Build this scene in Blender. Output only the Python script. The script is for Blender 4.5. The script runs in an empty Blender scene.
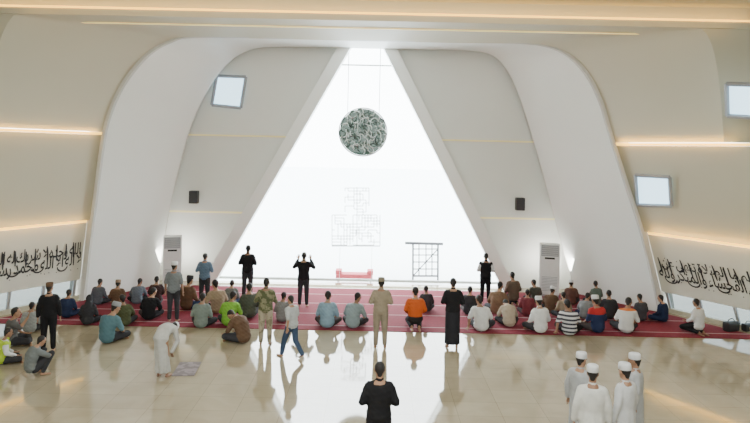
import bpy, bmesh, math, random
from mathutils import Vector, Matrix
random.seed(7)
SC = bpy.context.scene; COL = SC.collection
F = 600.0; CH = 4.75; ROLL = math.radians(1.2); HY = 150.0
cr, sr = math.cos(ROLL), math.sin(ROLL)
def ab(px, py):
    u, v = px-375, py-HY
    return cr*u+sr*v, -sr*u+cr*v
def at(px, py, Y):
    a, b = ab(px, py); return Vector((a*Y/F, Y, CH-b*Y/F))
def floor_at(px, py, z=0.0):
    a, b = ab(px, py); d = F*(CH-z)/b; return Vector((a*d/F, d, z))
# ------------------------------------------------------------------ materials
MATS = {}
def nodes(m):
    m.use_nodes = True; return m.node_tree.nodes, m.node_tree.links, m.node_tree.nodes['Principled BSDF']
def mat(name, col, rough=0.6, metal=0.0, noise=0.06, scale=8.0, emit=None, es=0.0, spec=None):
    if name in MATS: return MATS[name]
    m = bpy.data.materials.new(name); N, L, P = nodes(m)
    P.inputs['Roughness'].default_value = rough; P.inputs['Metallic'].default_value = metal
    if spec is not None: P.inputs['Specular IOR Level'].default_value = spec
    tc = N.new('ShaderNodeTexCoord'); nz = N.new('ShaderNodeTexNoise'); nz.inputs['Scale'].default_value = scale
    mx = N.new('ShaderNodeMix'); mx.data_type = 'RGBA'
    mx.inputs[6].default_value = (*[c*(1-noise) for c in col], 1); mx.inputs[7].default_value = (*[min(1, c*(1+noise)) for c in col], 1)
    L.new(tc.outputs['Object'], nz.inputs['Vector']); L.new(nz.outputs['Fac'], mx.inputs[0]); L.new(mx.outputs[2], P.inputs['Base Color'])
    if emit: P.inputs['Emission Color'].default_value = (*emit, 1); P.inputs['Emission Strength'].default_value = es
    MATS[name] = m; return m
def cloth(col):
    return mat('cloth_%d_%d_%d' % tuple(int(c*255) for c in col), col, 0.85, noise=0.22, scale=9, spec=0.2)
def two_tone(name, lo, hi, z):
    if name in MATS: return MATS[name]
    m = cloth(hi).copy(); m.name = name; N, L, P = nodes(m)
    tc = N.new('ShaderNodeTexCoord'); sp = N.new('ShaderNodeSeparateXYZ'); g = N.new('ShaderNodeMath'); g.operation = 'GREATER_THAN'; g.inputs[1].default_value = z
    mx = N.new('ShaderNodeMix'); mx.data_type = 'RGBA'; mx.inputs[6].default_value = (*lo, 1); mx.inputs[7].default_value = (*hi, 1)
    L.new(tc.outputs['Object'], sp.inputs[0]); L.new(sp.outputs['Z'], g.inputs[0]); L.new(g.outputs[0], mx.inputs[0]); L.new(mx.outputs[2], P.inputs['Base Color'])
    MATS[name] = m; return m
def patterned(name, c1, c2, scale, kind='noise'):
    if name in MATS: return MATS[name]
    m = bpy.data.materials.new(name); N, L, P = nodes(m); P.inputs['Roughness'].default_value = .85
    tc = N.new('ShaderNodeTexCoord')
    if kind == 'noise':
        t = N.new('ShaderNodeTexNoise'); t.inputs['Scale'].default_value = scale
    else:
        t = N.new('ShaderNodeTexWave'); t.inputs['Scale'].default_value = scale; t.bands_direction = 'Z'
    r = N.new('ShaderNodeValToRGB'); r.color_ramp.elements[0].position = .46; r.color_ramp.elements[1].position = .54
    r.color_ramp.elements[0].color = (*c1, 1); r.color_ramp.elements[1].color = (*c2, 1)
    L.new(tc.outputs['Object'], t.inputs['Vector']); L.new(t.outputs['Fac'], r.inputs[0]); L.new(r.outputs[0], P.inputs['Base Color'])
    MATS[name] = m; return m
white = mat('white_plaster', (.68, .67, .58), .55, noise=.02, scale=1.5)
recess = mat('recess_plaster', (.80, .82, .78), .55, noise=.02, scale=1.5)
cream = mat('olive_cream_panel', (.54, .515, .40), .5, noise=.04, scale=.8)
ceilm = mat('ceiling_cream', (.56, .535, .42), .5, noise=.03, scale=.8)
archm = mat('arch_white', (.92, .95, .93), .35, noise=.015, scale=1.5)
gold = mat('gold_cove_light', (.9, .6, .1), .5, emit=(1, .60, .09), es=2.4)
goldf = mat('gold_cove_faint', (.9, .75, .4), .5, emit=(1, .70, .22), es=.7)
goldc = mat('gold_ceiling_light', (.9, .6, .1), .5, emit=(1, .58, .08), es=2.4)
frost = mat('frosted_glass_daylight_glow', (.7, .9, 1), .3, emit=(.52, .80, 1), es=2.6)  # panes glow by emission in place of daylight; the wall is not cut open
greym = mat('grey_metal', (.45, .47, .48), .4, .6)
palem = mat('pale_metal', (.62, .66, .66), .4, .3)
darkm = mat('dark_metal', (.05, .05, .055), .4, .5)
black = mat('black_plastic', (.02, .02, .022), .45)
inkm = mat('calligraphy_ink', (.03, .03, .035), .5)
acw = mat('white_enamel', (.78, .79, .8), .3)
acg = mat('grey_enamel', (.35, .37, .4), .35)
redm = mat('faded_red_upholstery', (.50, .07, .09), .7)
terr = mat('pale_terrace_stone', (.8, .84, .86), .8)
# floor
fl = bpy.data.materials.new('polished_cream_marble'); N, L, P = nodes(fl)
tc = N.new('ShaderNodeTexCoord')
br = N.new('ShaderNodeTexBrick'); br.offset = 0; br.inputs['Scale'].default_value = 1; br.inputs['Brick Width'].default_value = .8; br.inputs['Row Height'].default_value = .6
br.inputs['Mortar Size'].default_value = .006; br.inputs['Mortar Smooth'].default_value = .5
br.inputs['Color1'].default_value = (.45, .39, .27, 1); br.inputs['Color2'].default_value = (.405, .345, .235, 1); br.inputs['Mortar'].default_value = (.29, .24, .155, 1)
nz = N.new('ShaderNodeTexNoise'); nz.inputs['Scale'].default_value = 1.3; nz.inputs['Detail'].default_value = 6; nz.inputs['Distortion'].default_value = 1.2
mx = N.new('ShaderNodeMix'); mx.data_type = 'RGBA'; mx.blend_type = 'MULTIPLY'; mx.inputs[0].default_value = .5
rp = N.new('ShaderNodeValToRGB'); rp.color_ramp.elements[0].position = .3; rp.color_ramp.elements[0].color = (.72, .68, .62, 1); rp.color_ramp.elements[1].position = .65
L.new(tc.outputs['Object'], br.inputs['Vector']); L.new(tc.outputs['Object'], nz.inputs['Vector']); L.new(nz.outputs['Fac'], rp.inputs[0])
L.new(br.outputs['Color'], mx.inputs[6]); L.new(rp.outputs[0], mx.inputs[7]); L.new(mx.outputs[2], P.inputs['Base Color'])
P.inputs['Roughness'].default_value = .05; P.inputs['IOR'].default_value = 2.5
# carpet
cp = bpy.data.materials.new('crimson_prayer_carpet'); N, L, P = nodes(cp); P.inputs['Roughness'].default_value = .95
tc = N.new('ShaderNodeTexCoord'); sp = N.new('ShaderNodeSeparateXYZ'); L.new(tc.outputs['Object'], sp.inputs[0])
d1 = N.new('ShaderNodeMath'); d1.operation = 'MULTIPLY'; d1.inputs[1].default_value = 1/1.15; L.new(sp.outputs['Y'], d1.inputs[0])
f1 = N.new('ShaderNodeMath'); f1.operation = 'FRACT'; L.new(d1.outputs[0], f1.inputs[0])
g1 = N.new('ShaderNodeMath'); g1.operation = 'LESS_THAN'; g1.inputs[1].default_value = .05; L.new(f1.outputs[0], g1.inputs[0])
nz = N.new('ShaderNodeTexNoise'); nz.inputs['Scale'].default_value = 14; L.new(tc.outputs['Object'], nz.inputs['Vector'])
r0 = N.new('ShaderNodeValToRGB'); r0.color_ramp.elements[0].color = (.115, .006, .018, 1); r0.color_ramp.elements[1].color = (.25, .018, .04, 1); L.new(nz.outputs['Fac'], r0.inputs[0])
mx = N.new('ShaderNodeMix'); mx.data_type = 'RGBA'; L.new(g1.outputs[0], mx.inputs[0]); L.new(r0.outputs[0], mx.inputs[6]); mx.inputs[7].default_value = (.40, .25, .25, 1)
L.new(mx.outputs[2], P.inputs['Base Color'])
def glass(name, tint):
    gl = bpy.data.materials.new(name); gl.use_nodes = True; N = gl.node_tree.nodes; L = gl.node_tree.links; N.clear()
    o_ = N.new('ShaderNodeOutputMaterial'); t_ = N.new('ShaderNodeBsdfTransparent'); t_.inputs[0].default_value = (*tint, 1); g_ = N.new('ShaderNodeBsdfGlossy'); g_.inputs['Roughness'].default_value = .02; m_ = N.new('ShaderNodeMixShader'); m_.inputs[0].default_value = .04
    L.new(t_.outputs[0], m_.inputs[1]); L.new(g_.outputs[0], m_.inputs[2]); L.new(m_.outputs[0], o_.inputs[0]); return gl
gl = glass('clear_glass', (1, 1, 1)); glt = glass('tinted_glass', (.13, .15, .16)); glg = glass('green_tinted_glass', (.085, .115, .10))
# ------------------------------------------------------------------ object helpers
def link(name, me, m=None, parent=None, smooth=False):
    o = bpy.data.objects.new(name, me); COL.objects.link(o)
    if m is not None:
        if len(me.materials) == 0: me.materials.append(m)
        o.material_slots[0].link = 'OBJECT'; o.material_slots[0].material = m
    if parent: o.parent = parent
    if smooth:
        for p in me.polygons: p.use_smooth = True
    return o
def obj(name, bm, m, parent=None, smooth=False):
    bmesh.ops.recalc_face_normals(bm, faces=bm.faces)
    me = bpy.data.meshes.new(name); bm.to_mesh(me); bm.free()
    return link(name, me, m, parent, smooth)
def struct(o): o['kind'] = 'structure'; return o
def tag(o, label, cat, group=None):
    o['label'] = label; o['category'] = cat
    if group: o['group'] = group
    return o
def thing(name, label, cat, loc=(0, 0, 0), rz=0, group=None, scale=1):
    o = bpy.data.objects.new(name, None); COL.objects.link(o); o.empty_display_size = .1
    o.location = loc; o.rotation_euler = (0, 0, rz); o.scale = (scale,)*3
    return tag(o, label, cat, group)
def box(bm, c, s, rot=None, bev=0):
    M = Matrix.Translation(Vector(c)) @ (rot.to_4x4() if rot else Matrix.Identity(4)) @ Matrix.Diagonal((*s, 1))
    r = bmesh.ops.create_cube(bm, size=1, matrix=M)
    if bev:
        es = list({e for v in r['verts'] for e in v.link_edges})
        bmesh.ops.bevel(bm, geom=es, offset=bev, segments=2, affect='EDGES', profile=.7)
def frame(d):
    d = d.normalized(); u = d.cross(Vector((0, 0, 1)))
    if u.length < .05: u = Vector((1, 0, 0)) - d*d.x
    u.normalize(); return u, d.cross(u)
def loft(bm, secs, n=12):
    rings = []
    for c, ax, ay in secs:
        rings.append([bm.verts.new(c+ax*math.cos(2*math.pi*k/n)+ay*math.sin(2*math.pi*k/n)) for k in range(n)])
    for a, b in zip(rings, rings[1:]):
        for k in range(n): bm.faces.new((a[k], a[(k+1) % n], b[(k+1) % n], b[k]))
    bm.faces.new(rings[0][::-1]); bm.faces.new(rings[-1])
def limb(bm, p0, r0, p1, r1, n=10, flat=1.0):
    p0, p1 = Vector(p0), Vector(p1); d = (p1-p0).normalized(); u, v = frame(d)
    S = [(p0-d*r0*.92, r0*.35), (p0-d*r0*.6, r0*.78), (p0, r0), (p1, r1), (p1+d*r1*.6, r1*.78), (p1+d*r1*.92, r1*.35)]
    loft(bm, [(c, u*r, v*r*flat) for c, r in S], n)
def bar(bm, p0, p1, r, n=6):
    p0, p1 = Vector(p0), Vector(p1); u, v = frame(p1-p0); loft(bm, [(p0, u*r, v*r), (p1, u*r, v*r)], n)
def ell(bm, c, X, Yv, Z, n=10):
    S = [(-.95, .3), (-.75, .66), (-.4, .92), (0, 1), (.4, .92), (.75, .66), (.95, .3)]
    loft(bm, [(c+Z*s, X*r, Yv*r) for s, r in S], n)
# ------------------------------------------------------------------ curves of the arch
def catmull(P, sub=6):
    out = []
    Q = [P[0]*2-P[1]]+P+[P[-1]*2-P[-2]]
    for i in range(1, len(Q)-2):
        for k in range(sub):
            t = k/sub; a, b, c, d = Q[i-1:i+3]
            out.append(.5*((2*b)+(c-a)*t+(2*a-5*b+4*c-d)*t*t+(-a+3*b-3*c+d)*t**3))
    out.append(P[-1]); return out
YO, YI = 18.3, 20.45
outer_px = [(86,300),(92,245),(98,200),(106,140),(114,110),(128,82),(150,56),(172,43),(196,38),(280,39),(365,41),(460,43),(520,44),(548,48),(568,58),(585,76),(598,102),(608,135),(624,185),(640,235),(658,311)]
inner_px = [(158,284),(163,245),(170,205),(181,158),(192,122),(205,94),(221,70),(240,54),(264,47),(320,47),(365,48),(420,49),(462,50),(490,54),(506,68),(518,92),(530,128),(543,172),(556,222),(569,268),(576,292)]
OC = catmull([at(x, y, YO) for x, y in outer_px]); IC = catmull([at(x, y, YI) for x, y in inner_px])
for c in (OC, IC): c[0].z = 0; c[-1].z = 0
def sheet(name, rows, m, smooth=True, parent=None):
    bm = bmesh.new(); R = [[bm.verts.new(p) for p in r] for r in rows]
    for a, b in zip(R, R[1:]):
        for k in range(len(a)-1): bm.faces.new((a[k], a[k+1], b[k+1], b[k]))
    me = bpy.data.meshes.new(name); bmesh.ops.recalc_face_normals(bm, faces=bm.faces); bm.to_mesh(me); bm.free()
    return link(name, me, m, parent, smooth)
XC = -.4
mid = [o.lerp(i, .5)+Vector(((-.10 if o.x > XC else .10)*min(1, abs(o.x-XC)/5), 0, 0)) for o, i in zip(OC, IC)]
struct(sheet('trim_1', [OC, mid, IC], archm))
def outw(c, d):
    out = []
    for k, p in enumerate(c):
        t = (c[min(k+1, len(c)-1)]-c[max(k-1, 0)]).normalized(); n = Vector((-t.z, 0, t.x))
        out.append(p+n*d)
    return out
def yy(c, d):
    c = [p+Vector((0, d, 0)) for p in c]; c[0].z = 0; c[-1].z = 0; return c
rimm = mat('rim_grey', (.60, .60, .56), .5)
struct(sheet('trim_inner', [yy(IC, 0), yy(IC, .10), yy(outw(IC, .45), .12), yy(outw(IC, .45), 1.0)], recess, smooth=False))
rim_i = yy(OC, -.16); rim_o = yy(outw(OC, .09), -.16); o2 = yy(outw(OC, .09), 0); o3 = yy(outw(OC, .55), .02)
struct(sheet('trim_2', [OC, rim_i, rim_o, o2, o3], rimm, smooth=False))
# ------------------------------------------------------------------ side walls and ceiling
OL = [p for p in OC if p.x < XC][:45]; OR = [p for p in OC if p.x > XC][::-1][:45]
def cx(side, z):
    L_ = OL if side < 0 else OR
    for p, q in zip(L_, L_[1:]):
        if p.z <= z <= q.z: return p.x+(q.x-p.x)*(z-p.z)/max(1e-6, q.z-p.z)
    return L_[-1].x
KS = .0766
def scl(Y): return 1+KS*(YO-max(Y, 12.0))
def wp(side, Y, z, off=0.0):   # off > 0 = towards the room
    x = XC+(cx(side, z)-XC)*scl(Y); return Vector((x-side*off, Y, z))
YS = [18.3, 17.5, 16.5, 15.5, 14.5, 13.2, 12, 8, 2, -4]
Z0, Z1, Z2 = .62, 2.40, 5.08
OLOW, OMID, OUP = -.24, -.14, -.04
def tier(name, side, zs, m, off, Ys=YS):
    prof = [(zs[0], off-.22)]+[(z, off) for z in zs]+[(zs[-1], off-.22)]
    return struct(sheet(name, [[wp(side, Y, z, o) for z, o in prof] for Y in Ys], m, smooth=False))
def area(loc, rot, sx, sy, e, col=(.97, 1, .97), name='fill_light'):
    l = bpy.data.lights.new(name, 'AREA'); l.shape = 'RECTANGLE'; l.size = sx; l.size_y = sy; l.energy = e; l.color = col
    o = bpy.data.objects.new(name, l); COL.objects.link(o); o.location = loc
    if isinstance(rot, Matrix): o.rotation_euler = rot.to_euler()
    else: o.rotation_euler = rot
    return o
def cove_lamp(a, b, aim, e, col=(1, .54, .09)):
    a, b, aim = Vector(a), Vector(b), Vector(aim); X = (b-a).normalized(); Z = -(aim-(a+b)/2); Z = (Z-X*Z.dot(X)).normalized(); Y = Z.cross(X)
    M = Matrix((X, Y, Z)).transposed(); area((a+b)/2, M, (b-a).length, .04, e, col, 'cove_lamp')
for side, nm in ((-1, 'left'), (1, 'right')):
    tier('wall_%s' % nm, side, [Z0, 1.3, 1.8, Z1-.04], white, OLOW)
    tier('wall_%s_middle' % nm, side, [Z1+.04, 3.2, 4.1, Z2-.04], cream, OMID)
    for i, (z, o, e) in enumerate(((Z1, OLOW-.02, gold), (Z2, OMID-.02, gold))):
        s = sheet('light_strip', [[wp(side, Y, z-.038, o), wp(side, Y, z+.038, o)] for Y in YS], e, smooth=False)
        tag(s, '%s golden cove light line along the %s wall' % (('lower', 'upper')[i], nm), 'cove light', 'gold cove lights')
        a, b = wp(side, 18.0, z, .06), wp(side, 15.0, z, .06); mdp = (a+b)/2
        cove_lamp(a, b, mdp+Vector((side*.5, .3, .7)), 9 if side < 0 else 13); cove_lamp(a, b, mdp+Vector((side*.5, .3, -.7)), 5)
    struct(sheet('baseboard_%s' % nm, [[wp(side, Y, 0, OLOW+.02), wp(side, Y, .14, OLOW+.02), wp(side, Y, .14, OLOW-.15)] for Y in YS], cream, smooth=False))
    struct(sheet('wall_%s_low' % nm, [[wp(side, Y, 0, OLOW), wp(side, Y, Z0, OLOW)] for Y in YS[6:]], white, smooth=False))
    for i in range(8):
        Y = 18.2-i*.8
        bm = bmesh.new(); bar(bm, wp(side, Y, .1, OLOW-.05), wp(side, Y, Z0, OLOW-.05), .05)
        g = obj('window_%d' % (i+10 if side < 0 else i+20), bm, greym)
        sheet('pane', [[wp(side, Y, .12, OLOW-.06), wp(side, Y, Z0, OLOW-.06)], [wp(side, Y-.8, .12, OLOW-.06), wp(side, Y-.8, Z0, OLOW-.06)]], glt, parent=g)
        struct(g)
zt = Z2+.05
top = [Vector((cx(-1, zt), YO, zt))]+[p for p in OC if p.z > zt+.01]+[Vector((cx(1, zt), YO, zt))]
def upper(Y, lift, wide=1.0):
    out = []; k = max(0, min(1, (YO-Y)/(YO-15.35))); ex = 1-.80*k
    for p in top:
        f = max(0, (p.z-zt)/(8.1-zt)); sd = -1 if p.x < XC else 1
        r5 = abs(cx(sd, zt)-XC); r = abs(p.x-XC)/r5
        rr = r5*scl(Y)*wide*((r**ex) if r > .62 else (.62**ex)*r/.62)
        out.append(Vector((XC+sd*(rr-OUP*(1-min(1, f))), Y, p.z+lift*f)))
    a, b = wp(-1, Y, zt, -.3), wp(1, Y, zt, -.3)
    return [a]+out+[b]
YST = 15.35
struct(sheet('ceiling', [upper(Y, 0) for Y in (18.3, 17.8, 17.3, 16.8, 16.3, 15.8, YST)], ceilm))
struct(sheet('trim_6', [upper(YST, 0), upper(YST, .5, 1.25)], ceilm, smooth=False))
struct(sheet('ceiling_near', [upper(Y, .5, 1.25) for Y in (YST, 14.3, 13.2, 12, 6, -4)], ceilm))
def strip_box(name, y, z0, z1, d, m, x=12.3):
    bm = bmesh.new(); box(bm, (XC, y+d/2, (z0+z1)/2), (2*x, d, z1-z0)); return obj(name, bm, m)
struct(strip_box('trim_3', YST-.10, 8.03, 8.20, .3, ceilm))
struct(strip_box('trim_4', YST-.02, 8.26, 8.75, .2, ceilm))
tag(strip_box('light_strip', YST-.04, 8.202, 8.258, .05, goldc), 'long golden cove light line across the ceiling beam', 'cove light', 'gold cove lights')
tag(strip_box('light_strip', 16.25, 8.03, 8.055, .07, goldf, 8.5), 'thin faint light line on the ceiling between the beam and the arch', 'cove light', 'gold cove lights')
cove_lamp((-10, YST-.2, 8.24), (9.5, YST-.2, 8.24), (0, YST+.2, 8.6), 45)
cove_lamp((-9, YST-.35, 8.0), (9, YST-.35, 8.0), (0, YST+.3, 8.25), 14)
bm = bmesh.new(); box(bm, (0, -4.1, 4.5), (30, .2, 9.4)); struct(obj('wall_back', bm, cream))
# floor, carpet, terrace
bm = bmesh.new(); box(bm, (0, 8.6, -.1), (34, 25.4, .2)); struct(obj('floor', bm, fl))
bm = bmesh.new(); box(bm, (0, 60, -.25), (200, 200, .1)); struct(obj('ground_outside', bm, terr))
bm = bmesh.new()
YF = 15.72
pts = [(wp(-1, YF, .1).x+.05, YF), (wp(1, YF, .1).x-.05, YF), (wp(1, 18.2, .1).x-.05, 18.2), (7.0, 20.4), (4.6, 20.45), (-5.5, 20.45), (-7.3, 20.4), (wp(-1, 18.2, .1).x+.05, 18.2)]
lo = [bm.verts.new((x, y, .001)) for x, y in pts]; hi = [bm.verts.new((x, y, .012)) for x, y in pts]
bm.faces.new(hi); bm.faces.new(lo[::-1])
for k in range(len(pts)): bm.faces.new((lo[k], lo[(k+1) % len(pts)], hi[(k+1) % len(pts)], hi[k]))
tag(obj('prayer_carpet', bm, cp), 'wide crimson prayer carpet with pale row lines before the triangular window', 'carpet')
# ------------------------------------------------------------------ end wall with the triangle
TX, TT, TZ = -.34, .76, 8.3
def legx(side, z):
    TB = 5.32 if side < 0 else 5.08
    return TX+side*(TB+(TT-TB)*z/TZ)
def slab(name, poly, y0, y1, m, parent=None):
    bm = bmesh.new(); a = [bm.verts.new((x, y0, z)) for x, z in poly]; b = [bm.verts.new((x, y1, z)) for x, z in poly]
    bm.faces.new(a); bm.faces.new(b[::-1])
    for k in range(len(poly)): bm.faces.new((a[k], a[(k+1) % len(poly)], b[(k+1) % len(poly)], b[k]))
    return obj(name, bm, m, parent)
for side, nm in ((-1, 'left'), (1, 'right')):
    for k, (za, zb, y) in enumerate(((0, 2.42, 21.15), (2.48, 5.13, 21.0), (5.17, 9.1, 20.90))):
        struct(slab('wall_end_%s_%s' % (nm, ('lower', 'middle', 'upper')[k]), [(side*8.6, za), (legx(side, za), za), (legx(side, zb), zb), (side*8.6, zb)], y, 21.4, recess))
    for z, lb in ((2.45, 'lower'), (5.15, 'upper')):
        bm = bmesh.new(); x0, x1 = side*8.0, legx(side, z); box(bm, ((x0+x1)/2, 21.2, z), (abs(x1-x0), .08, .065))
        tag(obj('light_strip', bm, goldf), '%s faint golden light line on the recess wall, %s of the triangle' % (lb, nm), 'cove light', 'gold cove lights')
    w = .22
    struct(slab('trim_leg_%s' % nm, [(legx(side, 0)-w, 0), (legx(side, 0)+w, 0), (legx(side, TZ+.15)+w, TZ+.15), (legx(side, TZ+.15)-w, TZ+.15)], 20.5, 20.95, archm))
    w2 = .13
    struct(slab('trim_reveal_%s' % nm, [(legx(side, 0)-w2, 0), (legx(side, 0)+w2, 0), (legx(side, TZ+.15)+w2, TZ+.15), (legx(side, TZ+.15)-w2, TZ+.15)], 20.95, 21.38, rimm))
    # added fill light, no real fixture, aimed up at the recess wall
    area((side*6.6+TX, 20.3, 1.0), (math.radians(115), 0, 0), 1.6, .5, 45, (1, .97, .90), 'recess_fill')
wf = bmesh.new()
def hbar(z, r=.03): bar(wf, (legx(-1, z)+.1, 21.3, z), (legx(1, z)-.1, 21.3, z), r)
hbar(7.75, .028); hbar(.12, .05)
W = obj('window_1', wf, palem); struct(W)
bmg = bmesh.new(); v = [bmg.verts.new(p) for p in ((legx(-1, 0), 21.33, 0), (legx(1, 0), 21.33, 0), (legx(1, TZ), 21.33, TZ), (legx(-1, TZ), 21.33, TZ))]; bmg.faces.new(v)
obj('pane', bmg, gl, W)
def hit(side, px, py, off):
    Y = 18.25
    while Y > 11:
        p = at(px, py, Y)
        if p.z < 8 and side*(p.x-wp(side, Y, p.z, off).x) < 0: return p
        Y -= .02
    return at(px, py, 15)
def winquad(name, P, push):
    bm = bmesh.new(); V = [bm.verts.new(p) for p in P]; bm.faces.new(V)
    w = obj(name, bm, frost)
    fr = bmesh.new()
    for a, b in zip(P, P[1:]+P[:1]): bar(fr, a+push, b+push, .055, 4)
    obj('window_frame', fr, acg, w)
    struct(w); return w
def wq(side, pxs, off): return [hit(side, x, y, off) for x, y in pxs]
winquad('window_2', wq(1, [(636, 175), (670, 177), (672, 206), (638, 205)], OMID+.05), Vector((-.03, -.03, 0)))
winquad('window_3', wq(1, [(727, 84), (760, 85), (762, 118), (728, 116)], .06), Vector((-.03, -.03, 0)))
winquad('window_4', [at(x, y, 20.84) for x, y in ((217, 76), (246, 77), (241, 108), (212, 105))], Vector((0, -.03, 0)))
# ------------------------------------------------------------------ calligraphy
IS = {'ا': (0xFE8D, 2), 'ب': (0xFE8F, 4), 'ة': (0xFE93, 2), 'ت': (0xFE95, 4), 'ح': (0xFEA1, 4), 'د': (0xFEA9, 2), 'ر': (0xFEAD, 2), 'س': (0xFEB1, 4), 'ش': (0xFEB5, 4), 'ص': (0xFEB9, 4), 'ع': (0xFEC9, 4), 'ف': (0xFED1, 4), 'ك': (0xFED9, 4), 'ل': (0xFEDD, 4), 'م': (0xFEE1, 4), 'ن': (0xFEE5, 4), 'ه': (0xFEE9, 4), 'و': (0xFEED, 2), 'ى': (0xFEEF, 2), 'ي': (0xFEF1, 4), 'ء': (0xFE80, 1)}
def shape(s):
    out = ''; prevj = False
    s2 = s.replace('لا', '\u0001')
    for i, c in enumerate(s2):
        if c == ' ': out += ' '; prevj = False; continue
        if c == '\u0001': base, n = 0xFEFB, 2
        else: base, n = IS[c]
        nxt = s2[i+1] if i+1 < len(s2) else ' '
        nj = nxt != ' ' and nxt != 'ء' and n == 4
        if prevj and n > 1: out += chr(base+3) if nj else chr(base+1)
        else: out += chr(base+2) if nj else chr(base)
        prevj = nj
    return out[::-1]
def text_mesh(body):
    cu = bpy.data.curves.new('t', 'FONT'); cu.body = body; cu.size = 1; cu.extrude = 0; cu.offset = .016; cu.resolution_u = 3; cu.space_word = .45
    o = bpy.data.objects.new('t', cu); COL.objects.link(o); bpy.context.view_layer.update()
    me = bpy.data.meshes.new_from_object(o.evaluated_get(bpy.context.evaluated_depsgraph_get())); bpy.data.objects.remove(o)
    return me
def calligraphy(side, lines, Ya, Yb, za, zb, label):
    bm = bmesh.new()
    def put(u, w, off=.02): return wp(side, Ya+(Yb-Ya)*u, za+(zb-za)*w, OLOW+off)
    for body, u0, u1, v0, v1 in lines:
        me = text_mesh(shape(body)); vs = [v.co.copy() for v in me.vertices]
        if not vs: continue
        x0, x1 = min(v.x for v in vs), max(v.x for v in vs); y0, y1 = min(v.y for v in vs), max(v.y for v in vs)
        nv = []
        for v in vs:
            w = v0+(v1-v0)*(v.y-y0)/(y1-y0); u = u0+(u1-u0)*(v.x-x0)/(x1-x0)-.006*w
            nv.append(bm.verts.new(put(u, w)))
        for p in me.polygons:
            try: bm.faces.new([nv[i] for i in p.vertices])
            except ValueError: pass
    # reed-pen strokes: tall uprights, sweeping bowls and diamond points
    def stroke(pts, wmax, o):
        n = len(pts); L_, R_ = [], []
        for i, (u, w) in enumerate(pts):
            a = pts[max(i-1, 0)]; b = pts[min(i+1, n-1)]; du, dw = (b[0]-a[0])*4, (b[1]-a[1]); l = math.hypot(du, dw) or 1
            t = wmax*(.25+.75*math.sin(math.pi*(i+.6)/(n+.2)))
            L_.append(bm.verts.new(put(u-dw/l*t/4, w+du/l*t, o))); R_.append(bm.verts.new(put(u+dw/l*t/4, w-du/l*t, o)))
        for i in range(n-1): bm.faces.new((L_[i], L_[i+1], R_[i+1], R_[i]))
    rnd = random.Random(3+side)
    for k in range(15):
        u = .03+k*.065+rnd.uniform(-.012, .012); h0 = rnd.uniform(.30, .45); h1 = rnd.uniform(.88, 1.0)
        stroke([(u, h0), (u-.003, h0+(h1-h0)*.3), (u-.006, h0+(h1-h0)*.7), (u-.010, h1)], .024, .024)
    for k in range(6):
        u = .08+k*.155+rnd.uniform(-.02, .02); r = rnd.uniform(.03, .04); c0 = rnd.uniform(.16, .28)
        stroke([(u+r*math.cos(t), c0+.17*math.sin(t)) for t in [math.pi*(1.0+i/8) for i in range(9)]], .028, .028)
    for k in range(30):
        u = rnd.uniform(.02, .98); w0 = rnd.choice([rnd.uniform(.0, .1), rnd.uniform(.55, .98)]); s_ = .022
        bm.faces.new([bm.verts.new(put(*q_, .032)) for q_ in ((u-s_/5, w0), (u, w0-s_), (u+s_/5, w0), (u, w0+s_))])
    me = bpy.data.meshes.new('calligraphy'); bm.to_mesh(me); bm.free()
    tag(link('wall_calligraphy', me, inkm), label, 'calligraphy', 'calligraphy bands')
yl = hit(-1, 84, 258, OLOW+.03).y; yr = hit(1, 658, 270, OLOW+.03).y
calligraphy(-1, [('لا اله الا الله محمد رسول الله لا حول ولا', 0, 1, .02, .62), ('الله وحده لا شريك له الملك وله الحمد ان', .02, .99, .40, .97)], 14.6, yl, .96, 1.80, 'black flowing calligraphy band on the left wall')
calligraphy(1, [('ان الصلاة تنهى عن الفحشاء والمنكر ولله', 0, 1, .02, .62), ('ولله اكبر والله يعلم ما الصلاة تنهى عن', .03, .97, .40, .97)], yr, 14.3, .96, 1.74, 'black flowing calligraphy band on the right wall')
# ------------------------------------------------------------------ medallion
c = at(363, 132, 20.95); R0 = .84
med = thing('hanging_medallion', 'round openwork calligraphic medallion in dark green and silver hanging in the triangular window', 'ornament', c)
bm = bmesh.new()
loft(bm, [(Vector((0, .03, 0)), Vector((R0*.97, 0, 0)), Vector((0, 0, R0*.97))), (Vector((0, .04, 0)), Vector((R0*.97, 0, 0)), Vector((0, 0, R0*.97)))], 48)
obj('disc', bm, glg, med)
def torus(bm, R, r, y=0, n=48, m=8):
    rr = [[bm.verts.new(((R+r*math.cos(b))*math.cos(a), y+r*math.sin(b), (R+r*math.cos(b))*math.sin(a))) for b in [2*math.pi*j/m for j in range(m)]] for a in [2*math.pi*i/n for i in range(n)]]
    for i in range(n):
        for j in range(m): bm.faces.new((rr[i][j], rr[(i+1) % n][j], rr[(i+1) % n][(j+1) % m], rr[i][(j+1) % m]))
bm = bmesh.new(); torus(bm, R0, .020); obj('ring', bm, greym, med)
def swirls(nm, num, y, m, wd, seed, rmin, rmax):
    rnd = random.Random(seed); bm = bmesh.new()
    for k in range(num):
        a = 2.4*k+seed; q = .76*math.sqrt((k+.5)/num); cxx, czz = q*math.cos(a), q*math.sin(a); rad = rnd.uniform(rmin, rmax); a0 = rnd.uniform(0, 6.28); sw = rnd.uniform(1.6, 3.6)
        prev = None
        for s in range(8):
            t = a0+sw*s/7; p = Vector((cxx+rad*math.cos(t), y, czz+rad*1.15*math.sin(t)))
            if p.length > .81: p = p.normalized()*.81
            if prev is not None and (p-prev).length > .01: bar(bm, prev, p, .006+wd*math.sin(math.pi*s/7.5), 5)
            prev = p
    obj(nm, bm, m, med)
swirls('green_script', 80, -.03, mat('dark_green_metal', (.05, .08, .065), .4, .3), .016, 1, .07, .16)
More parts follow.
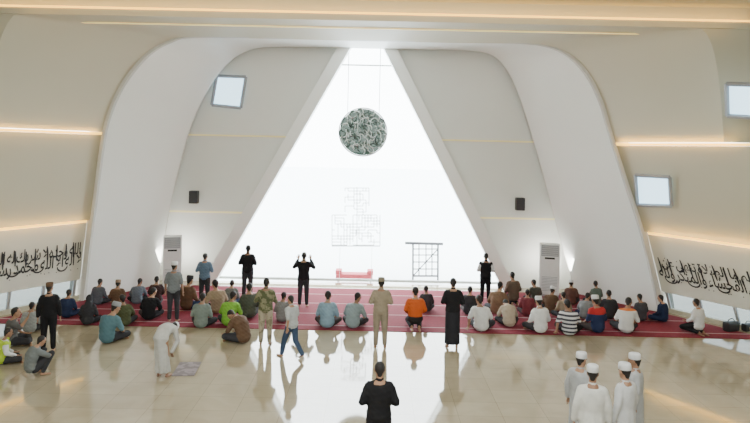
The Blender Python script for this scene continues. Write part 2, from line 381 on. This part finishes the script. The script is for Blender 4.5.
swirls('silver_script', 60, -.07, mat('silver_metal', (.62, .68, .66), .35, .3), .013, 5, .06, .16)
for s in (-1, 1):
    bm = bmesh.new(); bar(bm, (s*.55, 0, R0*.78), (s*.55, 0, 8.3-c.z), .012); obj('cable', bm, greym, med)
# kufic screen
z = thing('kufic_screen', 'pale grey square lattice of angular script below the round medallion', 'screen', (0, 0, 0))
def px3(x, y, Y=21.2): return at(x, y, Y)
bm = bmesh.new(); rnd = random.Random(11)
def walk(x0, y0, x1, y1, n, st):
    for w_ in range(n):
        x = x0+st*rnd.randint(0, int((x1-x0)/st)); y = y0+st*rnd.randint(0, int((y1-y0)/st)); hz = rnd.random() < .5
        for k in range(7):
            d = rnd.choice([-1, 1])*rnd.choice([1, 2, 3, 4])*st
            nx, ny = (min(x1, max(x0, x+d)), y) if hz else (x, min(y1, max(y0, y+d)))
            if (nx, ny) != (x, y): bar(bm, px3(x, y), px3(nx, ny), .012, 4)
            x, y = nx, ny; hz = not hz
walk(332, 215, 380, 245, 24, 3); walk(345, 188, 369, 215, 8, 3)
bar(bm, px3(332, 246), px3(380, 246), .018, 4); bar(bm, px3(357, 187), px3(357, 246), .012, 4)
for x in (332, 380): bar(bm, px3(x, 216), px3(x, 246), .012, 4)
obj('script_lattice', bm, greym, z)
for x in (340, 372):
    bm = bmesh.new(); p = px3(x, 247); bar(bm, p, (p.x, p.y, 0), .006, 6); obj('support_rod', bm, palem, z)
st = thing('metal_lattice_stand', 'dark boxy metal frame stand beyond the glass, right of the window centre', 'stand', (0, 0, 0))
def q(x, y): return at(x, y, 22.6)
zb = -.2
bm = bmesh.new(); bar(bm, q(405, 243), q(443, 244), .05, 4); obj('top_rail', bm, darkm, st)
for xa in (413, 438):
    bm = bmesh.new(); e = q(xa, 277); e.z = zb; bar(bm, q(xa, 243), e, .035, 4); obj('leg', bm, darkm, st)
bm = bmesh.new(); bar(bm, q(413, 276), q(438, 276), .035, 4); obj('bottom_rail', bm, darkm, st)
bm = bmesh.new()
for yv in (249, 255, 262, 269): bar(bm, q(413, yv), q(438, yv), .02, 4)
for xv in (419, 426, 432): bar(bm, q(xv, 243), q(xv, 276), .02, 4)
bar(bm, q(413, 276), q(438, 249), .02, 4)
obj('lattice', bm, darkm, st)
p = at(354, 278, 21.8)
rb = thing('red_bench', 'low faded red bench beyond the triangular window', 'bench', (p.x, 22.2, -.2))
bm = bmesh.new(); box(bm, (0, 0, .27), (1.35, .5, .22), bev=.03); obj('seat', bm, redm, rb)
for sx in (-1, 1):
    bm = bmesh.new(); box(bm, (sx*.58, 0, .43), (.22, .44, .16), bev=.03); obj('armrest', bm, redm, rb)
    for sy in (-.17, .17):
        bm = bmesh.new(); box(bm, (sx*.6, sy, .08), (.05, .05, .16)); obj('leg', bm, acw, rb)
# ------------------------------------------------------------------ floor-standing air conditioners and speakers
def ac(x, y, w, label, rz):
    t = thing('air_conditioner', label, 'air conditioner', (x, y, .012), rz, 'floor standing air conditioners')
    bm = bmesh.new(); box(bm, (0, 0, .90), (w, .36, 1.68), bev=.025); obj('body', bm, acw, t)
    bm = bmesh.new(); box(bm, (0, 0, .035), (w*.94, .33, .07)); obj('base', bm, acg, t)
    bm = bmesh.new(); box(bm, (0, -.185, 1.52), (w*.86, .02, .36), bev=.005); g = obj('outlet', bm, acg, t)
    for k in range(5):
        bm = bmesh.new(); box(bm, (0, -.2, 1.39+k*.065), (w*.8, .02, .008)); obj('louvre', bm, acw, g)
    bm = bmesh.new(); box(bm, (0, -.184, 1.27), (w*.5, .012, .06)); obj('display', bm, black, t)
    bm = bmesh.new()
    for k in range(10): box(bm, (0, -.184, .2+k*.05), (w*.78, .012, .014))
    obj('intake_grille', bm, acg, t)
p = at(174, 284, 20.25); ac(p.x, 20.05, .58, 'white floor-standing air conditioner left of the triangular window', math.radians(15))
p = at(547, 290, 20.25); ac(p.x, 20.05, .64, 'white floor-standing air conditioner right of the triangular window', math.radians(-12))
def spk(px, py, label):
    p = at(px, py, 20.8); t = thing('wall_speaker', label, 'speaker', p, 0, 'black wall speakers')
    bm = bmesh.new(); box(bm, (0, 0, 0), (.30, .24, .44), bev=.03); obj('cabinet', bm, black, t)
    bm = bmesh.new(); box(bm, (0, -.122, 0), (.26, .02, .4), bev=.008); obj('grille', bm, mat('grille', (.045, .045, .05), .8), t)
    bm = bmesh.new(); bar(bm, (0, .1, 0), (0, .2, 0), .03); box(bm, (0, .19, 0), (.12, .02, .16)); obj('bracket', bm, darkm, t)
spk(194, 197, 'small black wall speaker left of the triangle'); spk(520, 204, 'small black wall speaker right of the triangle')
# ------------------------------------------------------------------ people
def remesh(bm, voxel, it=3):
    bmesh.ops.recalc_face_normals(bm, faces=bm.faces)
    me = bpy.data.meshes.new('r'); bm.to_mesh(me); bm.free()
    o = bpy.data.objects.new('r', me); COL.objects.link(o)
    m = o.modifiers.new('r', 'REMESH'); m.mode = 'VOXEL'; m.voxel_size = voxel
    s = o.modifiers.new('s', 'SMOOTH'); s.factor = .5; s.iterations = it
    bpy.context.view_layer.update()
    r = bpy.data.meshes.new_from_object(o.evaluated_get(bpy.context.evaluated_depsgraph_get()))
    bpy.data.objects.remove(o); bpy.data.meshes.remove(me)
    for p in r.polygons: p.use_smooth = True
    return r
V = Vector
def arms(s_elb, s_wr, hd, hn):
    return [(V((s*s_elb[0], s_elb[1], s_elb[2])), V((s*s_wr[0], s_wr[1], s_wr[2])), V((s*hd[0], hd[1], hd[2])).normalized(), V((s*hn[0], hn[1], hn[2]))) for s in (-1, 1)]
def legs(hip, kn, an, toe):
    return [(V((s*hip[0], hip[1], hip[2])), V((s*kn[0], kn[1], kn[2])), V((s*an[0], an[1], an[2])), V((s*toe[0], toe[1], toe[2])).normalized()) for s in (-1, 1)]
SL = legs((.09, 0, .88), (.10, .01, .48), (.11, 0, .09), (.15, 1, -.12))
CL = legs((.10, .02, .12), (.27, .30, .13), (-.08, .36, .07), (-1, .15, -.1))
POSES = {
 'stand': dict(sp=((0,0,.84),(0,0,1.15),(0,0,1.45)), up=(0,.12,1), arms=arms((.25,-.03,1.13),(.09,.19,1.10),(-1,.25,-.05),(0,-1,0)), legs=SL),
 'relaxed': dict(sp=((0,0,.84),(0,0,1.15),(0,0,1.45)), up=(0,.08,1), fw=(.25,1,0), arms=arms((.225,-.02,1.13),(.245,.05,.88),(0,.12,-1),(-1,0,0)), legs=SL),
 'takbir': dict(sp=((0,0,.84),(0,0,1.15),(0,0,1.45)), up=(0,.05,1), arms=arms((.31,.06,1.22),(.19,.14,1.46),(-.1,.1,1),(0,1,0)), legs=SL),
 'bow': dict(sp=((0,-.16,.86),(0,-.10,1.20),(0,.36,1.06)), up=(0,1,-.1), fw=(0,-.2,-1), arms=arms((.22,.24,.80),(.14,.12,.56),(0,.3,-1),(0,-1,0)), legs=legs((.09,-.13,.88),(.10,-.02,.48),(.11,-.02,.09),(.15,1,-.12))),
 'walk': dict(sp=((0,-.02,.82),(0,0,1.12),(0,.03,1.42)), up=(0,.15,1), arms=[(V((-.25,-.14,1.14)),V((-.24,-.10,.90)),V((0,.1,-1)),V((1,0,0))),(V((.25,.06,1.12)),V((.22,.24,.96)),V((0,.5,-.8)).normalized(),V((-1,0,0)))],
     legs=[(V((-.09,0,.87)),V((-.10,.16,.50)),V((-.10,.26,.10)),V((-.1,1,-.05)).normalized()),(V((.09,0,.87)),V((.10,-.05,.47)),V((.10,-.34,.16)),V((.1,1,-.6)).normalized())]),
 'sit': dict(sp=((0,0,.04),(0,-.07,.35),(0,.06,.62)), up=(0,.22,1), arms=arms((.24,.03,.31),(.18,.24,.20),(-.2,1,-.25),(0,0,-1)), legs=CL),
 'sitlean': dict(sp=((0,0,.04),(-.03,-.10,.34),(.05,.09,.60)), up=(.16,.35,1), fw=(.55,1,0), arms=[(V((-.22,.08,.32)),V((-.14,.26,.20)),V((.3,1,-.25)).normalized(),V((0,0,-1))),(V((.28,.06,.30)),V((.22,.22,.18)),V((-.2,1,-.2)).normalized(),V((0,0,-1)))], legs=CL),
 'sithand': dict(sp=((0,0,.04),(.02,-.13,.33),(-.04,.00,.60)), up=(-.12,.05,1), fw=(-.6,1,0), arms=[(V((-.27,-.10,.32)),V((-.30,-.16,.10)),V((-.3,-.8,-.25)).normalized(),V((0,0,-1))),(V((.23,.04,.32)),V((.16,.24,.22)),V((-.3,1,-.2)).normalized(),V((0,0,-1)))], legs=CL),
 'kneel': dict(sp=((0,0,.13),(0,-.05,.45),(0,.05,.73)), up=(0,.2,1), arms=arms((.235,.01,.44),(.15,.24,.30),(-.1,1,-.1),(0,0,-1)), legs=legs((.09,.02,.25),(.14,.42,.09),(.09,-.10,.06),(0,-1,-.1))),
 'bent': dict(sp=((0,0,.04),(0,-.07,.38),(0,.30,.50)), up=(0,1,.25), fw=(0,.25,-1), arms=arms((.25,.22,.26),(.16,.42,.14),(-.2,1,-.3),(0,0,-1)), legs=CL),
 'crouch': dict(sp=((0,-.12,.14),(0,-.24,.48),(0,.02,.68)), up=(0,.45,1), arms=arms((.28,.12,.50),(.10,.32,.44),(-1,.2,0),(0,-1,0)), legs=legs((.10,-.10,.20),(.18,.24,.50),(.14,.06,.09),(.2,1,-.12))),
 'reach': dict(sp=((0,0,.04),(0,-.07,.35),(0,.04,.62)), up=(.1,.1,1), arms=[(V((-.25,.02,.32)),V((-.20,.24,.20)),V((0,1,-.2)).normalized(),V((0,0,-1))),(V((.28,.16,.46)),V((.24,.30,.66)),V((-.1,.3,1)).normalized(),V((0,-1,0)))], legs=CL),
}
FR = [0, .13, .35, .6, .80, .91, 1]
RX = [.11, .165, .145, .165, .165, .118, .06]; RY = [.08, .115, .10, .115, .105, .085, .06]
def bez(sp, f):
    a, b, c = [V(p) for p in sp]; return a*(1-f)**2+b*2*f*(1-f)+c*f*f
def tan(sp, f):
    a, b, c = [V(p) for p in sp]; return ((b-a)*(1-f)+(c-b)*f).normalized()
def torso(bm, pose, grow, f0=0, f1=1.0, hem=0):
    S = []
    for f, rx, ry in zip(FR, RX, RY):
        if f < f0 or f > f1: continue
        T = tan(pose['sp'], f); D = V((0, T.z, -T.y)); S.append((bez(pose['sp'], f), V((rx+grow, 0, 0)), D*(ry+grow)))
    loft(bm, S, 16)
def headframe(pose):
    up = V(pose['up']).normalized(); fw = V(pose.get('fw', (0, 1, 0))); fw = (fw-up*fw.dot(up)).normalized(); X = fw.cross(up)
    nb = V(pose['sp'][2]); hc = nb+up*.135+fw*.012
    return hc, X, fw, up, nb
def shoulder(pose, s):
    return bez(pose['sp'], .83)+V((s*.150, 0, 0))
HS = [(-.118,.018,.02,.045),(-.108,.036,.04,.038),(-.085,.05,.062,.024),(-.05,.062,.08,.012),(0,.072,.092,0),(.05,.075,.096,-.005),(.085,.062,.08,-.008),(.108,.036,.046,-.01),(.118,.012,.016,-.01)]
def head_loft(bm, fr, zs, grow=0, shift=0):
    hc, X, fw, up, _ = fr
    loft(bm, [(hc+up*z+fw*(sh+shift), X*(rx+grow), fw*(ry+grow)) for z, rx, ry, sh in HS if z >= zs], 16)
def build(pname, kind):
    pose = POSES[pname]; bm = bmesh.new(); fr = headframe(pose); hc, X, fw, up, nb = fr
    if kind == 'body':
        torso(bm, pose, 0); limb(bm, nb-up*.03, .058, hc-up*.05-fw*.012, .052)
        head_loft(bm, fr, -1)
        limb(bm, hc+fw*.092+up*.018, .009, hc+fw*.108-up*.022, .014, 8)
        limb(bm, hc+fw*.088-up*.058-X*.018, .008, hc+fw*.088-up*.058+X*.018, .008, 8)
        limb(bm, hc+fw*.086+up*.034-X*.035, .009, hc+fw*.086+up*.034+X*.035, .009, 8)
        for s in (-1, 1): ell(bm, hc+X*s*.078-up*.002, X*.010, fw*.020, up*.032, 8)
        hands = []
        for (e, w, hd, hn), s in zip(pose['arms'], (-1, 1)):
            sh = shoulder(pose, s); limb(bm, sh, .056, e, .040); limb(bm, e, .041, w, .026)
            sd = hd.cross(hn).normalized(); n = sd.cross(hd).normalized()
            loft(bm, [(w-hd*.01, sd*.022, n*.018), (w+hd*.03, sd*.036, n*.016), (w+hd*.07, sd*.042, n*.014), (w+hd*.095, sd*.038, n*.011)], 10)
            hands.append((w, hd, sd, n, s))
        for h, k, a, t in pose['legs']:
            limb(bm, h, .085, k, .054); limb(bm, k, .055, a, .036)
            heel = a-t*.03-V((0, 0, .045)) if abs(t.z) < .5 else a
            limb(bm, heel, .034, heel+t*.19, .028, 10, .8)
        me = remesh(bm, .011, 2); bm = bmesh.new(); bm.from_mesh(me); bpy.data.meshes.remove(me)
        for w, hd, sd, n, s in hands:
            for kf, ln in zip((-.030, -.010, .010, .030), (.056, .070, .075, .062)):
                b0 = w+hd*.08+sd*kf; b1 = b0+(hd*.93+sd*kf*2).normalized()*ln*.55; b2 = b1+(hd*.75-n*.6).normalized()*ln*.5
                limb(bm, b0, .0088, b1, .0082, 6); limb(bm, b1, .0082, b2, .0068, 6)
            b0 = w+hd*.03+sd*.03; b1 = b0+(hd*.6+sd*.75).normalized()*.035; b2 = b1+(hd*.9+sd*.3-n*.2).normalized()*.032
            limb(bm, b0, .011, b1, .0098, 6); limb(bm, b1, .0098, b2, .008, 6)
        me = bpy.data.meshes.new('body'); bm.to_mesh(me); bm.free()
        for p in me.polygons: p.use_smooth = True
        return me
    if kind in ('eye_a', 'eye_b'):
        s = -1 if kind == 'eye_a' else 1
        ell(bm, hc+fw*.086+up*.012+X*s*.030, X*.014, fw*.010, up*.007, 8)
    elif kind == 'hair':
        ell(bm, hc+up*.032-fw*.016, X*.079, fw*.097, up*.094, 16)
        limb(bm, hc-up*.01-fw*.05, .050, hc-up*.06-fw*.045, .040)
        me = remesh(bm, .010, 2); me.name = 'hair'; return me
    elif kind == 'cap':
        loft(bm, [(hc+up*z-fw*.01, X*r, fw*(r+.017)) for z, r in ((.035, .080), (.04, .086), (.10, .085), (.125, .080), (.135, .068), (.137, .02))], 20)
    elif kind == 'scarf':
        ell(bm, hc+up*.01-fw*.018, X*.10, fw*.115, up*.135, 14); limb(bm, hc-up*.06-fw*.03, .10, nb-up*.08, .16)
        me = remesh(bm, .014, 3); return me
    elif kind in ('shirt', 'short_shirt', 'vest'):
        torso(bm, pose, .026, 0, .95)
        limb(bm, nb-up*.02, .066, nb+up*.012, .060)
        if kind != 'vest':
            for (e, w, hd, hn), s in zip(pose['arms'], (-1, 1)):
                sh = shoulder(pose, s); limb(bm, sh, .078, e, .058)
                limb(bm, sh.lerp(nb, .5)-V((0, 0, .02)), .06, sh, .074)
                if kind == 'shirt': limb(bm, e, .058, e.lerp(w, .93), .044)
        else:
            for s in (-1, 1): limb(bm, shoulder(pose, s), .076, shoulder(pose, s)-V((0, 0, .02)), .07)
        me = remesh(bm, .014, 5)
        for v in me.vertices:
            v.co += v.normal*.004*math.sin(v.co.z*70+v.co.x*25)*math.sin(v.co.x*40+2)
        return me
    elif kind == 'trousers':
        torso(bm, pose, .018, 0, .36)
        for h, k, a, t in pose['legs']:
            limb(bm, h, .104, k, .076); limb(bm, k, .074, k.lerp(a, .93), .058)
        return remesh(bm, .015, 4)
    elif kind == 'sarong':
        torso(bm, pose, .022, 0, .36)
        c0 = bez(pose['sp'], .1); k0 = (pose['legs'][0][2]+pose['legs'][1][2])/2
        loft(bm, [(V((c0.x, c0.y, c0.z+.05)), V((.18, 0, 0)), V((0, .13, 0))), (c0.lerp(k0, .5), V((.18, 0, 0)), V((0, .14, 0))), (V((k0.x, k0.y, .12)), V((.19, 0, 0)), V((0, .15, 0)))], 18)
        return remesh(bm, .018, 4)
    elif kind == 'robe':
        torso(bm, pose, .026, 0, .95); limb(bm, nb-up*.02, .066, nb+up*.012, .060)
        for (e, w, hd, hn), s in zip(pose['arms'], (-1, 1)):
            sh = shoulder(pose, s); limb(bm, sh, .074, e, .058); limb(bm, e, .056, e.lerp(w, .95), .050)
            limb(bm, sh.lerp(nb, .5)-V((0, 0, .02)), .060, sh, .072)
        c0 = bez(pose['sp'], .12); k0 = (pose['legs'][0][2]+pose['legs'][1][2])/2
        nar = .88 if pname == 'bow' else 1
        ss = [(V((c0.x, c0.y, c0.z+.04)), .180*nar, .140), (c0.lerp(k0, .5), .185*nar, .150*nar), (V((k0.x, k0.y, .14)), .205*nar, .17*nar)]
        loft(bm, [(p_, V((a_, 0, 0)), V((0, b_, 0))) for p_, a_, b_ in ss], 20)
        me = remesh(bm, .014, 6)
        for v in me.vertices:
            f = max(0, min(1, (1.25-v.co.z)/1.1))
            an = math.atan2(v.co.y-k0.y, v.co.x); v.co += V((math.cos(an), math.sin(an), 0))*(.013*math.sin(an*8+v.co.z*1.5)*f)
        return me
    bmesh.ops.recalc_face_normals(bm, faces=bm.faces)
    me = bpy.data.meshes.new(kind); bm.to_mesh(me); bm.free()
    for p in me.polygons: p.use_smooth = True
    return me
CACHE = {}
def get(p, k):
    if (p, k) not in CACHE:
        me = build(p, k); me.name = k; me.materials.clear(); me.materials.append(white); CACHE[(p, k)] = me
        me['mz'] = min(v.co.z for v in me.vertices)
    return CACHE[(p, k)]
skins = [mat('skin_a', (.36, .20, .12), .6, noise=.04), mat('skin_b', (.28, .15, .09), .6, noise=.04)]
hairm = mat('black_hair', (.012, .010, .010), .7); eyem = mat('eye_dark', (.02, .015, .012), .2)
PH = {'stand': 1.70, 'relaxed': 1.70, 'takbir': 1.70, 'bow': 1.24, 'walk': 1.67, 'sit': .87, 'sitlean': .84, 'sithand': .85, 'kneel': .98, 'bent': .66, 'crouch': .92, 'reach': .87}
BL=(.012,.012,.014); DK=(.035,.035,.04); NV=(.02,.03,.07); WH=(.64,.65,.66); LG=(.42,.44,.45); BR=(.11,.065,.04); OL_=(.07,.08,.04); KH=(.36,.29,.19); LB=(.20,.30,.38); TL=(.08,.16,.19); TN=(.28,.21,.14)
npeople = 0
def person(px, yt, yb, pose, rz, top, tc_, bot, bc, head, label, group=None, hc=None, hgt=None):
    global npeople
    zc = 0
    if yb is None:
        a, b = ab(px, yt); d = (CH-hgt)*F/b; P_ = V((a*d/F, d, 0)); s = hgt/PH[pose]
    else:
        P_ = floor_at(px, yb)
        if P_.y > YF: P_ = floor_at(px, yb, .012); zc = .016
        a, b = ab(px, yt); h = CH-b*P_.y/F-zc; s = max(.86, min(1.10, h/PH[pose]))
    t = thing('person', label, 'person', (P_.x, P_.y, zc+.001), math.radians(rz), group, s)
    parts = [('body', 'body', skins[npeople % 2]), ('eye', 'eye_a', eyem), ('eye', 'eye_b', eyem)]
    tm = tc_ if not isinstance(tc_, tuple) else cloth(tc_)
    if top == 'vest':
        parts += [('shirt', 'shirt', cloth(WH)), ('vest', 'vest', tm)]
    elif top == 'robe': parts += [('robe', 'robe', tm)]
    else: parts += [('shirt', top, tm)]
    if bot: parts += [(bot, bot, bc if not isinstance(bc, tuple) else cloth(bc))]
    if head == 'scarf': parts += [('headscarf', 'scarf', cloth(hc or DK))]
    else:
        parts += [('hair', 'hair', hairm)]
        if head == 'cap': parts += [('cap', 'cap', cloth(hc or WH))]
    mz = min(get(pose, k)['mz'] for _, k, _ in parts)
    for nm, k, m in parts:
        o = link(nm, get(pose, k), m, t); o.location.z = -mz
        if k == 'vest': o.scale = (1.06, 1.10, 1.0)
    npeople += 1
    return t
camo = patterned('camouflage_olive', (.07, .08, .035), (.20, .19, .11), 9)
camok = patterned('camouflage_khaki', (.20, .17, .11), (.34, .30, .22), 7)
stripe = patterned('striped_cloth', (.04, .04, .06), (.6, .6, .62), 3.2, 'wave')
orbl = two_tone('orange_over_black', (.02, .02, .02), (.52, .10, .02), .30)
nvred = two_tone('navy_with_red', (.02, .03, .08), (.40, .03, .03), .46)
whor = two_tone('white_with_orange', (.62, .62, .62), (.60, .18, .06), .55)
neon = cloth((.17, .38, .05)); viz = cloth((.40, .55, .05))
G1 = 'worshippers standing'; G2 = 'worshippers seated on the carpet'; G3 = 'people on the marble floor'; G4 = 'people in pale robes in the right foreground'
P = person
P(48,283,352,'relaxed',20,'shirt',BL,'trousers',BL,'cap','person standing in black shirt and trousers with a brown cap at far left',G1,BR)
P(173,262,322,'relaxed',0,'short_shirt',(.17,.19,.20),'trousers',DK,'cap','person standing in grey shirt and white cap behind the left seated rows',G1)
P(204,253,305,'stand',0,'short_shirt',(.11,.17,.24),'trousers',DK,'hair','person standing in slate blue shirt at the left front of the carpet',G1)
P(247,245,299,'stand',0,'shirt',BL,'trousers',DK,'hair','person standing in black shirt just before the left leg of the triangle',G1)
P(303,252,307,'takbir',0,'shirt',BL,'trousers',DK,'hair','person standing with both hands raised, in black jacket before the window',G1)
P(265,278,345,'stand',0,'short_shirt',camo,'trousers',camok,'hair','person standing in camouflage olive shirt and khaki trousers',G1)
P(291,295,358,'walk',50,'short_shirt',LG,'trousers',(.05,.08,.14),'hair','person striding across the marble in light grey shirt and blue jeans',G1)
P(380,278,348,'stand',0,'shirt',(.28,.235,.17),'trousers',(.26,.22,.16),'cap','person standing at the carpet edge in an all beige outfit',G1,(.22,.19,.14))
P(452,278,348,'stand',0,'shirt',BL,'sarong',(.02,.02,.025),'hair','person standing in black shirt and long black sarong',G1)
P(485,253,304,'stand',-5,'vest',BL,'trousers',BL,'hair','person standing in black vest over a white shirt before the right leg of the triangle',G1)
P(380,362,None,'stand',0,'shirt',BL,'trousers',BL,'hair','person dressed in black with black hair standing alone in the centre foreground',G1,None,1.68)
P(163,324,377,'bow',-8,'robe',(.46,.46,.44),None,None,'cap','person in pale grey robe bowing beside a small prayer mat',G3,(.6,.6,.6))
P(581,353,None,'relaxed',-45,'robe',(.36,.37,.38),None,None,'cap','person in grey robe and white cap, farther of the left foreground pair',G4,None,1.58)
P(593,366,None,'relaxed',-10,'robe',(.62,.62,.59),None,None,'cap','person in white robe and white cap, nearer of the left foreground pair',G4,None,1.68)
P(626,364,None,'relaxed',35,'robe',(.56,.57,.58),None,None,'cap','person in pale grey-white robe and white cap, nearest the right foreground edge',G4,None,1.66)
P(636,354,None,'relaxed',70,'robe',(.40,.41,.42),None,None,'cap','person in light grey robe half hidden behind the rightmost white cap',G4,None,1.56)
P(12,308,346,'reach',-60,'short_shirt',(.10,.10,.10),'trousers',DK,'hair','person sitting sideways in black shirt with one raised hand at the left edge',G3)
P(3,334,364,'sit',-50,'vest',viz,'trousers',DK,'hair','person sitting in yellow-green vest at the left edge of the marble',G3)
P(37,341,375,'crouch',-35,'short_shirt',(.16,.18,.18),'trousers',DK,'hair','person crouching in grey shirt, nearest of the left edge group',G3)
P(30,306,333,'sit',10,'shirt',(.30,.32,.32),'trousers',DK,'hair','person sitting in pale grey shirt just behind the standing black shirt at far left',G3)
P(108,304,343,'sitlean',-10,'short_shirt',TL,'trousers',DK,'cap','person sitting on the marble in teal shirt and grey cap',G3,(.25,.27,.28))
P(243,313,343,'bent',50,'short_shirt',BR,'trousers',DK,'hair','person bent over on the floor in brown shirt beside the camouflage shirt',G3)
S = [
 (67,293,318,'sit',0,'shirt',NV,'hair','person sitting in navy shirt at the far left end of the carpet'),
 (88,298,325,'sit',0,'shirt',DK,'scarf','person sitting with dark head covering on the left carpet'),
 (117,283,311,'kneel',0,'shirt',BR,'cap','person kneeling in brown shirt and tan cap near the left arch foot'),
 (124,295,326,'sithand',0,'shirt',OL_,'hair','person sitting in olive shirt in front of the brown shirt and tan cap'),
 (149,289,320,'sitlean',0,'shirt',BL,'hair','person sitting in black shirt left of the grey shirt standing person'),
 (156,279,306,'kneel',0,'shirt',(.05,.03,.03),'hair','person kneeling in dark maroon shirt behind the black shirt'),
 (187,277,310,'sit',0,'shirt',BR,'cap','person sitting in brown shirt and dark cap between two standing people on the left'),
 (201,294,328,'sit',0,'short_shirt',(.17,.21,.19),'hair','person sitting in grey-green shirt at the carpet front, left of the bright green shirt'),
 (217,280,313,'sithand',0,'shirt',TN,'hair','person sitting in tan shirt behind the bright green shirt'),
 (229,293,326,'sitlean',0,'short_shirt',neon,'hair','person sitting in bright green shirt at the carpet front'),
 (249,284,318,'sit',0,'shirt',(.07,.08,.06),'hair','person sitting in dark olive shirt behind the camouflage shirt'),
 (282,293,322,'sit',0,'shirt',(.20,.20,.20),'hair','person sitting in mid grey shirt behind the striding person'),
 (327,292,328,'sit',0,'short_shirt',LB,'hair','person sitting in light blue shirt, left of the pale blue-grey pair at the centre'),
 (353,294,328,'sitlean',0,'short_shirt',(.23,.29,.31),'hair','person sitting in blue-grey shirt just left of the all beige standing person'),
 (415,286,329,'kneel',0,'shirt',orbl,'hair','person kneeling in orange and black shirt right of the all beige standing person'),
 (426,288,312,'sit',0,'shirt',DK,'hair','person sitting in charcoal shirt half behind the orange and black shirt'),
 (469,287,315,'sit',0,'shirt',DK,'hair','person sitting in charcoal shirt behind the black sarong'),
 (481,295,331,'sithand',0,'short_shirt',WH,'hair','person sitting in white shirt right of the black sarong'),
 (497,283,314,'sitlean',0,'shirt',(.18,.11,.07),'hair','person sitting in chestnut shirt behind the white shirt'),
 (513,273,305,'kneel',0,'shirt',(.11,.08,.06),'hair','person kneeling in dark brown jacket under the right leg of the triangle'),
 (509,303,327,'bent',-10,'shirt',(.36,.30,.23),'hair','person sitting bent far forward in beige shirt'),
 (527,292,316,'sit',0,'shirt',(.16,.035,.045),'hair','person sitting in dark red shirt behind the white cap'),
 (540,298,333,'sit',0,'shirt',WH,'cap','person sitting in white shirt and white cap at the right carpet front'),
 (550,288,313,'sitlean',0,'shirt',BR,'cap','person sitting in brown shirt and white cap right of the dark red shirt'),
 (564,296,319,'sit',0,'shirt',(.26,.21,.15),'hair','person sitting in fawn shirt behind the striped shirt'),
 (569,300,335,'sithand',0,'short_shirt',stripe,'hair','person sitting in black and white striped shirt'),
 (585,296,319,'sitlean',0,'shirt',(.22,.23,.24),'hair','person sitting in grey shirt between striped and navy shirts'),
 (597,297,333,'sit',0,'short_shirt',nvred,'cap','person sitting in navy shirt with red shoulders and white cap'),
 (609,291,319,'sit',0,'shirt',DK,'hair','person sitting in charcoal shirt behind the white and orange shirt'),
 (626,299,333,'sitlean',0,'short_shirt',whor,'hair','person sitting in white shirt with orange collar at the right carpet front'),
 (663,298,322,'sit',15,'shirt',NV,'hair','person sitting in navy shirt by the low windows of the right wall'),
 (698,300,334,'kneel',10,'shirt',WH,'hair','person kneeling in white shirt at the far right of the carpet'),
 (98,286,305,'sit',0,'shirt',(.09,.10,.12),'hair','person sitting in slate shirt at the left arch foot in the back row'),
 (137,284,304,'sitlean',0,'shirt',(.12,.14,.17),'hair','person sitting in dusty blue shirt in the back row behind the black shirt'),
 (231,284,306,'sit',0,'shirt',(.15,.16,.15),'hair','person sitting in grey shirt in the back row right of the tan shirt'),
 (535,284,303,'sithand',0,'shirt',(.06,.06,.05),'hair','person sitting in black-brown shirt in the back row behind the dark red shirt'),
 (571,288,305,'sit',0,'shirt',(.10,.05,.04),'cap','person sitting in rust brown shirt and white cap in the back row at the right'),
 (596,289,305,'sitlean',0,'shirt',(.10,.13,.11),'hair','person sitting in grey-green shirt in the back row near the right arch foot'),
 (641,300,321,'sit',5,'shirt',(.06,.06,.07),'hair','person sitting in black shirt between the orange collar and the navy shirt'),
]
hcs = {'tan cap': TN, 'dark cap': DK}
r2 = random.Random(5)
for r in S:
    hcol = next((v for k, v in hcs.items() if r[8].endswith(k) or (k+' near') in r[8] or (k+' between') in r[8]), None)
    P(r[0], r[1], r[2], r[3], r[4]+r2.uniform(-20, 20), r[5], r[6], 'trousers', random.choice([DK, BL, NV, (.06, .05, .05)]), r[7], r[8], G2, hcol if r[7] == 'cap' else None)
# prayer mat and bags
p = floor_at(187, 369); bm = bmesh.new(); box(bm, (0, 0, .006), (.46, .80, .01))
mt = obj('prayer_mat', bm, patterned('mauve_mat', (.19, .16, .17), (.29, .25, .26), 5)); mt.location = (p.x, p.y, 0.001); mt.rotation_euler.z = .1
tag(mt, 'small mauve prayer mat on the marble beside the bowing person', 'prayer mat')
for px, py, s, lb in ((731, 331, 1.0, 'black bag on the carpet at the right edge, left one of two'), (748, 331, .8, 'small dark bag at the very right edge of the carpet')):
    p = floor_at(px, py, .012); b = thing('bag', lb, 'bag', p+V((0, 0, 0.002)), .3, 'dark bags', s)
    bm = bmesh.new(); box(bm, (0, 0, .13), (.42, .2, .26), bev=.06); obj('pouch', bm, black, b)
    bm = bmesh.new(); prev = None
    for k in range(9):
        a = math.pi*k/8; q_ = V((.12*math.cos(a), 0, .24+.1*math.sin(a)))
        if prev: bar(bm, prev, q_, .012)
        prev = q_
    obj('handle', bm, darkm, b)
# ------------------------------------------------------------------ light
w = bpy.data.worlds.new('World'); SC.world = w; w.use_nodes = True
bg = w.node_tree.nodes['Background']; bg.inputs[0].default_value = (.90, .98, 1, 1); bg.inputs[1].default_value = 14
area((-.4, 7, 8.0), (0, 0, 0), 12, 8, 400)  # added overhead fill for the whole hall, no fixture modelled
area((-.4, 3, 6.5), (math.radians(75), 0, 0), 12, 4, 900)  # added frontal fill, unseen, brightens arch and walls from the camera side
cam = bpy.data.cameras.new('Camera'); cam.sensor_width = 36; cam.lens = F/750*36; cam.shift_y = -(211.5-HY)/750; cam.clip_end = 500
co = bpy.data.objects.new('Camera', cam); COL.objects.link(co)
co.matrix_world = Matrix.Translation((0, 0, CH)) @ Matrix.Rotation(math.radians(90), 4, 'X') @ Matrix.Rotation(ROLL, 4, 'Z')
SC.camera = co
